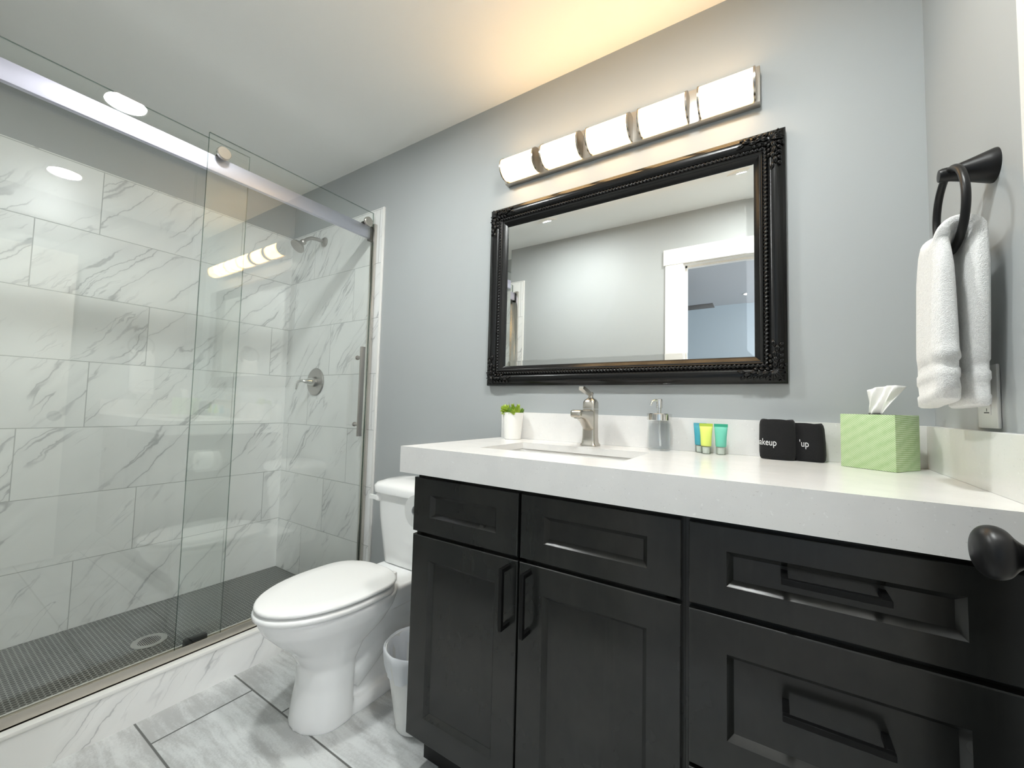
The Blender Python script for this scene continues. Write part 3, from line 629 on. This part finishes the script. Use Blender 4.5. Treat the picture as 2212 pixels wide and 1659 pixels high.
# black make-up cloths with white lettering
def text_mesh(body, size):
    cu = bpy.data.curves.new('t', 'FONT'); cu.body = body; cu.size = size; cu.extrude = 0.0; cu.resolution_u = 5; cu.offset = 0.0
    o = bpy.data.objects.new('t', cu); COL.objects.link(o); dg = bpy.context.evaluated_depsgraph_get()
    me = bpy.data.meshes.new_from_object(o.evaluated_get(dg)); bpy.data.objects.remove(o); bpy.data.curves.remove(cu)
    b = bmesh.new(); b.from_mesh(me); bpy.data.meshes.remove(me)
    bmesh.ops.subdivide_edges(b, edges=[e for e in b.edges if e.calc_length() > 0.004], cuts=2)
    bmesh.ops.triangulate(b, faces=b.faces); return b
def sup(t, a, b, p=2.8):
    c, s = math.cos(t), math.sin(t); return a*abs(c)**(2/p)*(1 if c > 0 else -1), b*abs(s)**(2/p)*(1 if s > 0 else -1)
def cloth(x, y, rz, a, b, h, lean, label, text_x, word='makeup'):
    T = thing('makeup_cloth', label, 'face cloth', (x, y, ZT), 'black make-up cloths')
    cs, sn = math.cos(rz), math.sin(rz)
    def W(lx, ly, lz):
        lx += lean*(lz/h)**2; return (x + cs*lx - sn*ly, y + sn*lx + cs*ly, ZT+lz)
    n = 56; loops = []
    for q, sc in ((0.001, .90), (.006, .97), (.02, 1.0), (h*.5, 1.0), (h-.016, .985), (h-.006, .95), (h-.001, .88), (h-.004, .70), (h-.010, .55), (h-.006, .3)):
        loops.append([W(*sup(2*PI*k/n, a*sc, b*sc), q + 0.0015*math.sin(6*PI*k/n)*(q > .08)) for k in range(n)])
    finish('cloth', G().loft(loops), M['blackcloth'], T, 60)
    tb = text_mesh(word, 0.026)
    # arc-length table round the front of the roll, starting at its middle front
    tab = [(0.0, sup(-PI/2, a, b))]; s = 0.0
    for sg in (1, -1):
        s = 0.0; pr = sup(-PI/2, a, b); part = []
        for k in range(1, 400):
            p = sup(-PI/2 + sg*k*PI/500, a, b); s += math.hypot(p[0]-pr[0], p[1]-pr[1]); part.append((sg*s, p)); pr = p
        tab = tab + part if sg == 1 else list(reversed(part)) + tab
    def at(sv):
        lo, hi = 0, len(tab)-1
        while hi-lo > 1:
            m_ = (lo+hi)//2
            if tab[m_][0] < sv: lo = m_
            else: hi = m_
        f = (sv-tab[lo][0])/max(1e-9, tab[hi][0]-tab[lo][0]); return [tab[lo][1][i]*(1-f)+tab[hi][1][i]*f for i in (0, 1)]
    for v in tb.verts:
        lx, ly = at(v.co.x*0.70 + text_x); l = math.hypot(lx/a/a, ly/b/b); nx, ny = lx/a/a/l, ly/b/b/l
        v.co = Vector(W(lx + nx*.0012, ly + ny*.0012, 0.040 + v.co.y - v.co.x*0.02))
    finish('lettering', tb, M['thread'], T, 0, None, False)
cloth(0.005, -0.064, -0.10, 0.043, 0.026, 0.111, 0.0, 'black rolled cloth reading akeup, in front of the other', -0.056)
cloth(0.0735, -0.0515, -0.30, 0.042, 0.022, 0.103, -0.004, 'black folded cloth reading up, tucked behind the other by the tissue box', -0.011, "'up")

# tissue box
ang = math.radians(-33); bs = 0.110; Fp = Vector((0.2310, -0.1735))
ux, uy = Vector((math.cos(ang), math.sin(ang))), Vector((-math.sin(ang), math.cos(ang)))
ctr = Fp - ux*bs/2 + uy*bs/2; hb = 0.131
rm = Matrix.Translation((ctr.x, ctr.y, ZT)) @ Matrix.Rotation(ang, 4, 'Z')
g = G().box((-bs/2, -bs/2, 0.0005), (bs/2, bs/2, hb), 0.0012); bmesh.ops.transform(g.b, matrix=rm, verts=g.b.verts)
T = thing('tissue_box', 'cube tissue box in green hatched card in the counter corner', 'tissue box', (ctr.x, ctr.y, ZT))
finish('carton', g, M['card'], T)
g = G().lathe((0, 0, hb), [(.03, .0001), (.03, .0006), (0, .0006)], (0, 0, 1), 28); bmesh.ops.scale(g.b, vec=(1.1, .7, 1), verts=g.b.verts); bmesh.ops.transform(g.b, matrix=rm, verts=g.b.verts)
finish('slot', g, M['dark'], T)
b = bmesh.new(); NU, NV = 22, 14; rows = []
for j in range(NV+1):
    t = j/NV; row = []
    for i in range(NU+1):
        s = i/NU*2-1; wdt = 0.019 + 0.011*t + 0.006*t*t
        yy = 0.010*math.sin(s*5+t*2)*(1-.5*t) + 0.005*math.sin(s*11-3*t)
        row.append(b.verts.new((s*wdt + 0.020*t - 0.006, yy + 0.004*t, hb + 0.0007 + t*0.070 - (0.006*abs(s)**2 - .004*s)*t)))
    rows.append(row)
for j in range(NV):
    for i in range(NU): b.faces.new((rows[j][i], rows[j][i+1], rows[j+1][i+1], rows[j+1][i]))
bmesh.ops.transform(b, matrix=rm, verts=b.verts)
o = finish('tissue', b, M['tissue'], None, 60, (ctr.x, ctr.y, ZT+hb)); mod(o, 'SOLIDIFY', thickness=0.0006)
tag(o, 'white paper tissue standing up out of the green box', 'tissue')

# succulent
px_, py_ = -0.872, -0.066
T = thing('potted_succulent', 'small lime green succulent in a white pot at the counter end', 'potted plant', (px_, py_, ZT))
finish('pot', G().lathe((px_, py_, ZT), [(0, .0005), (.031, .0005), (.0325, .002), (.0415, .103), (.0410, .1045), (.0385, .1045), (.0375, .092), (0, .092)], (0, 0, 1), 40, False), M['pot'], T)
finish('soil', G().lathe((px_, py_, ZT), [(0.0374, .0925), (0, .097)], (0, 0, 1), 28, False), M['soil'], T)
def leaf(b, base, d, L, w, fold=0.35):
    d = Vector(d).normalized(); s = d.cross(Vector((0, 0, 1)))
    s = s.normalized() if s.length > 1e-4 else Vector((1, 0, 0)); n_ = s.cross(d); base = Vector(base); loops = []
    for t, k in ((0, .45), (.3, .95), (.55, 1.0), (.8, .6), (1.0, .06)):
        p = base + d*L*t + Vector((0, 0, 1))*L*0.22*t*t
        loops.append([p + s*w*k, p + n_*w*k*.35, p - s*w*k, p - n_*w*k*.55])
    g = G(); g.b = b; g.loft(loops)
def rosette(name, c, axis, layers, L, w, mat):
    L, w = L*1.25, w*1.2
    b = bmesh.new(); ax = Vector(axis).normalized(); a = ax.orthogonal().normalized(); q = ax.cross(a); k = 0
    for li in range(layers):
        nl = 7 - li//2; el = 0.25 + 1.15*li/max(1, layers-1)
        for j in range(nl):
            t = 2*PI*j/nl + li*0.55; d = (a*math.cos(t)+q*math.sin(t))*math.cos(el) + ax*math.sin(el)
            leaf(b, Vector(c) + ax*0.0035*li, d, L*(1-.09*li), w*(1-.08*li))
    finish(name, b, mat, T, 40)
def stalk(name, c, axis, h, mat, L=0.010, w=0.0034):
    L, w, h = L*1.5, w*1.3, h*1.05
    b = bmesh.new(); ax = Vector(axis).normalized(); a = ax.orthogonal().normalized(); q = ax.cross(a); n_ = int(h/0.004)
    for li in range(n_):
        for j in range(4):
            t = PI/2*j + li*PI/4; sc = 1.15-.6*li/n_; d = (a*math.cos(t)+q*math.sin(t))*.8 + ax*.75
            leaf(b, Vector(c)+ax*0.004*li, d, L*sc, w*sc)
    finish(name, b, mat, T, 40)
zt = ZT+.100
rosette('rosette', (px_-.018, py_-.020, zt+.006), (-.25, -.75, .6), 6, .022, .0065, M['leaf'])
rosette('rosette', (px_+.006, py_-.024, zt+.000), (.1, -.7, .6), 5, .016, .005, M['leaf2'])
stalk('stalk', (px_+.004, py_-.006, zt-.004), (.0, -.15, 1), .040, M['leaf'])
stalk('stalk', (px_+.022, py_-.010, zt-.004), (.35, -.2, 1), .040, M['leaf'], .011)
stalk('stalk', (px_+.018, py_-.026, zt-.004), (.25, -.5, .7), .022, M['leaf'])
stalk('stalk', (px_-.004, py_+.016, zt-.004), (-.1, .2, 1), .030, M['leaf2'])
stalk('stalk', (px_+.024, py_+.010, zt-.004), (.4, .3, .8), .026, M['leaf2'])
rosette('rosette', (px_-.024, py_+.010, zt+.0), (-.6, .1, .8), 5, .018, .0055, M['leaf2'])
b = bmesh.new()
for d, L in (((-.35, -.1, 1), .045), ((-.5, -.2, .8), .034), ((.3, .1, .9), .036), ((-.9, -.4, .25), .026), ((.9, -.2, .4), .026), ((.5, .3, .8), .03), ((-.6, .5, .6), .03)):
    leaf(b, (px_+d[0]*.012, py_+d[1]*.012, zt-.004), d, L, .0032)
finish('spiky_leaves', b, M['leaf3'], T, 40)

# ------------------------------------------------------------------ mirror
MX0, MX1, MZ0, MZ1 = -1.0385, 0.0335, 1.1720, 1.9375
T = thing('wall_mirror', 'landscape wall mirror in an ornate black frame above the sink', 'mirror', ((MX0+MX1)/2, 0, MZ0))
prof = [(0, .001), (0, .020), (.002, .0235), (.006, .0255), (.012, .030), (.020, .0345), (.028, .0355), (.035, .0335), (.041, .0285), (.0435, .0265), (.0445, .0275), (.0455, .0265), (.0475, .023), (.0575, .023), (.0590, .0275), (.0605, .0285), (.062, .0275), (.063, .0255), (.0665, .0245), (.0685, .022), (.082, .0125), (.083, .0085), (.083, .001)]
def frame_rect(dd, h): return [(MX0+dd, -h, MZ0+dd), (MX1-dd, -h, MZ0+dd), (MX1-dd, -h, MZ1-dd), (MX0+dd, -h, MZ1-dd)]
g = G().loft([frame_rect(a_, h_) for a_, h_ in prof], False, False)
finish('frame', g, M['frame'], T, 40)
bw = .0215; q0 = .0815
def mrect(dd, h): return [(MX0+dd, -h, MZ0+dd), (MX1-dd, -h, MZ0+dd), (MX1-dd, -h, MZ1-dd), (MX0+dd, -h, MZ1-dd)]
finish('mirror_glass', G().loft([mrect(q0, .003), mrect(q0, .00838), mrect(q0+bw, .0100)], True, True), M['mirror'], T, 0)
b = bmesh.new(); gg = G(); gg.b = b; dd = .0525
cs4 = [Vector((MX0+dd, -.0245, MZ0+dd)), Vector((MX1-dd, -.0245, MZ0+dd)), Vector((MX1-dd, -.0245, MZ1-dd)), Vector((MX0+dd, -.0245, MZ1-dd))]
for i in range(4):
    A, B_ = cs4[i], cs4[(i+1) % 4]; L = (B_-A).length; dv = (B_-A)/L; out = Vector((0, -1, 0)); sd = dv.cross(out); ns = int(L/.0016); loops = []
    for k in range(ns+1):
        p = A + dv*L*k/ns; ph = 2*PI*(L*k/ns)/.0245
        lp = []
        for j in range(10):
            th = 2*PI*j/10; rr = .0060*(1 + .26*math.cos(2*th + 2*ph) )
            lp.append(p + sd*rr*math.cos(th) + out*rr*math.sin(th))
        loops.append(lp)
    gg.loft(loops)
finish('rope_moulding', b, M['frame'], T, 50)
def ornament(cx, cz, sx, sz):
    g = G(); rr = random.Random(11)
    def P(a, b_, h): return Vector((cx + sx*a, -h, cz + sz*b_))
    def hump(d): return .026 + .010*math.exp(-((d-.026)/.015)**2)
    def lf(a, b_, ang, L, w):
        ca, sa = math.cos(ang), math.sin(ang); n_ = 7
        for side in (-1, 1):
            pts, rad = [], []
            for k in range(n_):
                t = k/(n_-1); off = side*w*math.sin(PI*min(1, t*1.05))*.8
                aa = a + ca*L*t - sa*off; bb = b_ + sa*L*t + ca*off
                pts.append(P(aa, bb, hump(min(aa, bb)) + .002 + .003*math.sin(PI*t))); rad.append(.0010 + .0022*math.sin(PI*(.15+.8*t)))
            g.tube(pts, rad, 6)
        pts = [P(a + ca*L*t, b_ + sa*L*t, hump(min(a + ca*L*t, b_ + sa*L*t)) + .003) for t in (0, .3, .6, 1)]; g.tube(pts, [.0012, .0020, .0018, .0008], 6)
    def scroll(a, b_, R, turn, ang0):
        pts, rad = [], []
        for k in range(22):
            t = k/21; an = ang0 + turn*t*4.2; r_ = R*(1-.8*t); aa, bb = a + r_*math.cos(an), b_ + r_*math.sin(an)
            pts.append(P(aa, bb, hump(min(aa, bb)) + .002 + .003*t)); rad.append(.0020-.0010*t)
        g.tube(pts, rad, 6)
    for q in range(5): lf(.036, .036, PI + (PI/2)*(q/4), .030, .0035)
    for m_ in (0, 1):
        def sw(a, b_): return (a, b_) if m_ == 0 else (b_, a)
        an = (lambda x: x) if m_ == 0 else (lambda x: PI/2 - x)
        for t in (.045, .060, .075, .092, .108):
            lf(*sw(t, .030 + .006*math.sin(t*200)), an(.25*math.sin(t*130)), .020, .0032)
            lf(*sw(t, .020), an(-.7), .013, .0025)
            if t < .09: lf(*sw(t, .040), an(.5), .012, .0022)
        scroll(*sw(.052, .018), .010, 1 if m_ == 0 else -1, 0 if m_ == 0 else PI/2)
        scroll(*sw(.080, .024), .008, -1 if m_ == 0 else 1, 1.0)
    for _ in range(16):
        a, b_ = rr.uniform(.004, .055), rr.uniform(.004, .055); g.ell(P(a, b_, hump(min(a, b_))+.002), (rr.uniform(.002, .004),)*3, None, 8, 6)
    g.ell(P(.030, .030, .034), (.010, .007, .010), None, 14, 8)
    return finish('corner_ornament', g, M['frame'], T, 60)
for cx_, cz_, sx, sz in ((MX0, MZ0, 1, 1), (MX1, MZ0, -1, 1), (MX1, MZ1, -1, -1), (MX0, MZ1, 1, -1)): ornament(cx_, cz_, sx, sz)

# ------------------------------------------------------------------ vanity light
LX0, LX1, LZ0, LZ1 = -0.966, -0.0295, 2.035, 2.150
T = thing('vanity_light', 'brushed nickel bar light with five lit white shades over the mirror', 'vanity light', ((LX0+LX1)/2, 0, LZ0))
finish('backplate', G().box((LX0, -.030, LZ0), (LX1, -.0005, LZ1), .0015), M['plate'], T)
LYc, LZm, LR = -.047, 2.0845, .043
def dsec(x, r, n=28):
    a0 = math.acos(max(-1, min(1, (.0305+LYc)/r*1.0))) if False else None
    out = []
    lim = math.asin((-LYc-.0305)/r)            # where the round shade meets the plate
    for k in range(n+1):
        t = -PI/2 - lim + (PI + 2*lim)*k/n
        out.append((x, LYc - r*math.cos(t), LZm + r*math.sin(t)))
    return out
for k in range(5):
    c = -0.498 + (k-2)*0.189; hl = .0735
    sh = finish('shade', G().loft([dsec(c-hl, LR), dsec(c+hl, LR)]), M['shade'], T, 50); sh['label'] = 'lit frosted glass shade'
    for s in (-1, 1):
        xa = c + s*(hl+.0002); xb = c + s*(hl+.006)
        finish('end_cap', G().loft([dsec(xa, LR+.0035), dsec(xb, LR+.0035)]), M['capmetal'], sh, 50)
# ceiling downlights
def downlight(x, y, label):
    T = thing('ceiling_downlight', label, 'ceiling light', (x, y, ZC), 'recessed downlights in the bathroom ceiling')
    finish('trim_ring', G().lathe((x, y, ZC), [(.095, 0), (.093, -.004), (.075, -.006), (.071, -.003), (.071, 0)], (0, 0, 1), 48, False), M['trim'], T)
    finish('lens', G().lathe((x, y, ZC), [(.0705, -.0005), (.0705, -.0025), (0, -.003)], (0, 0, 1), 48), M['lens'], T)
downlight(-1.252, -0.890, 'round white ceiling downlight above the toilet, nearer the shower glass')
downlight(-0.131, -0.893, 'round white ceiling downlight above the vanity, nearer the right wall')

# ------------------------------------------------------------------ towel ring, towel, outlet
TY, TZ = -0.368, 1.543
T = thing('towel_ring', 'matte black towel ring on the right wall above the countertop', 'towel ring', (XR, TY, TZ))
finish('post', G().lathe((XR, TY, TZ), [(.030, 0), (.030, -.003), (.027, -.012), (.0215, -.028), (.0165, -.044), (.0130, -.056), (.0125, -.068), (.011, -.072), (0, -.073)], (1, 0, 0), 36), M['matte'], T, 50)
rgx, RR = XR-.058, .076
bm_c = Vector((rgx, TY, TZ-RR+.004))
finish('ring', G().ring(bm_c, RR, .0062, (1, 0, 0), 64, 14), M['matte'], T, 60)
zb = bm_c.z - RR                     # bottom of the ring
path = []                            # (x, z, half width in y, half thickness, y centre)
def P3(x, z, hw, ht, yc_): path.append((x, z, hw, ht, yc_))
P3(.2570, 1.1115, .069, .0150, -.359); P3(.2570, 1.114, 0.0720, 0.0190, -.359); P3(.2570, 1.128, 0.0725, 0.0200, -.359); P3(.2570, 1.131, 0.0705, 0.0185, -.366)
P3(.2570, 1.150, .0705, .0185, -.359); P3(.2570, 1.154, .0725, .0203, -.359); P3(.2570, 1.166, .072, .0203, -.359); P3(.2570, 1.170, .070, .0185, -.359); P3(.2570, 1.184, .070, .0185, -.359); P3(.257, 1.188, .0715, .0200, -.366)
XA = rgx - .0225
for t in range(1, 13):
    f = t/12; zz = 1.188 + (1.384-1.188)*f; P3(.257 + (XA-.257)*f**2.5, zz, .0715 - .001*f - .013*max(0, f-.75)*4*.8, .0200 - .007*f*f, -.359)
for t in range(0, 13):
    a = PI*(1 - t/12); P3(rgx + .0225*math.cos(a), 1.395 + .021*math.sin(a), .058 - .003*math.sin(a), .0130, TY)
for t in range(0, 13):
    f = t/12; zz = 1.384 - (1.384-1.188)*f; P3(rgx + .0225 + .0015*f, zz, .0665 - .008*max(0, .25-f)*4, .0130 + .003*f, TY + .030*f)
XB = rgx + .024
for zz, hw_, ht_ in ((1.184, .0645, .0145), (1.170, .0645, .0145), (1.166, .066, .0165), (1.154, .066, .0165), (1.150, .0645, .0147), (1.128, .0645, .0147), (1.124, .066, .016), (1.110, .0655, .015), (1.107, .063, .011)): P3(XB, zz, hw_, ht_, TY+.030)
loops = []
for i, (x, z, hw, ht, ycn) in enumerate(path):
    p0, p1 = path[max(i-1, 0)], path[min(i+1, len(path)-1)]; tx, tz = p1[0]-p0[0], p1[1]-p0[1]; l = math.hypot(tx, tz) or 1; nx, nz = -tz/l, tx/l
    lp = []; n_ = 44
    front_side = i < 28
    if i < 10: nx, nz = -1, 0
    if i > len(path)-10: nx, nz = 1, 0
    for k in range(n_):
        t = 2*PI*k/n_; a_, b_ = sup(t, hw, ht, 3.4)
        b_ += .0013*math.sin(a_*80 + (0 if front_side else 1.3)) * (1 if abs(a_) < hw*.9 else .3)
        zz = z + nz*b_
        if z < 1.36: zz += .008*(a_/hw)*(1.36-z)/.25*(-1 if front_side else -.3)
        rise = (RR - math.sqrt(max(1e-6, RR*RR - min(abs(a_), .072)**2)))*max(0.0, min(1.0, (z-1.26)/.12))
        lp.append((x + nx*b_, ycn + a_, zz + rise))
    loops.append(lp)
o = finish('hand_towel', G().loft(loops), M['towel'], None, 180, (rgx, TY, 1.11))
tag(o, 'white terry hand towel hanging through the black ring', 'towel')
T = thing('outlet', 'white rectangular wall outlet half hidden behind the hanging towel', 'outlet', (XR, -.315, 1.0685))
finish('cover_plate', G().box((XR-.0055, -.3595, 1.0685), (XR-.0003, -.2755, 1.1845), .002), M['plastic'], T)
rc = finish('receptacle', G().box((XR-.0075, -.3345, 1.0925), (XR-.0050, -.3005, 1.1605), .0008), M['plastic'], T)
for zz in (1.097, 1.143):
    g = G().box((XR-.0079, -.3325, zz-.0009), (XR-.0070, -.3115, zz+.0009)).box((XR-.0079, -.3232, zz+.0025), (XR-.0070, -.3218, zz+.008)); finish('slots', g, M['dark'], rc)

# ------------------------------------------------------------------ bedroom things seen in the mirror
FX, FY, FZ = -1.15, -3.32, 2.20
T = thing('ceiling_fan', 'dark ceiling fan in the room reflected in the mirror', 'ceiling fan', (FX, FY, ZC))
finish('motor', G().lathe((FX, FY, FZ), [(.02, .238), (.06, .237), (.05, .20), (.014, .18), (.014, .09), (.09, .07), (.11, .03), (.10, -.03), (.05, -.06), (0, -.065)], (0, 0, 1), 28), M['fan'], T)
for k in range(5):
    a = .05 + 2*PI*k/5; rm = Matrix.Translation((FX, FY, FZ)) @ Matrix.Rotation(a, 4, 'Z') @ Matrix.Rotation(.18, 4, 'X')
    g = G().box((.10, -.055, -.004), (.62, .055, .004), .002); bmesh.ops.transform(g.b, matrix=rm, verts=g.b.verts); finish('blade', g, M['fan'], T)
T = thing('bedroom_downlight', 'small lit ceiling downlight of the room reflected in the mirror', 'ceiling light', (-.242, -3.89, ZC))
finish('trim_ring', G().lathe((-.242, -3.89, ZC), [(.06, 0), (.058, -.004), (.045, -.005), (.045, 0)], (0, 0, 1), 32, False), M['trim'], T)
finish('lens', G().lathe((-.242, -3.89, ZC), [(.0445, -.0005), (.0445, -.0025), (0, -.003)], (0, 0, 1), 32), M['bedlens'], T)
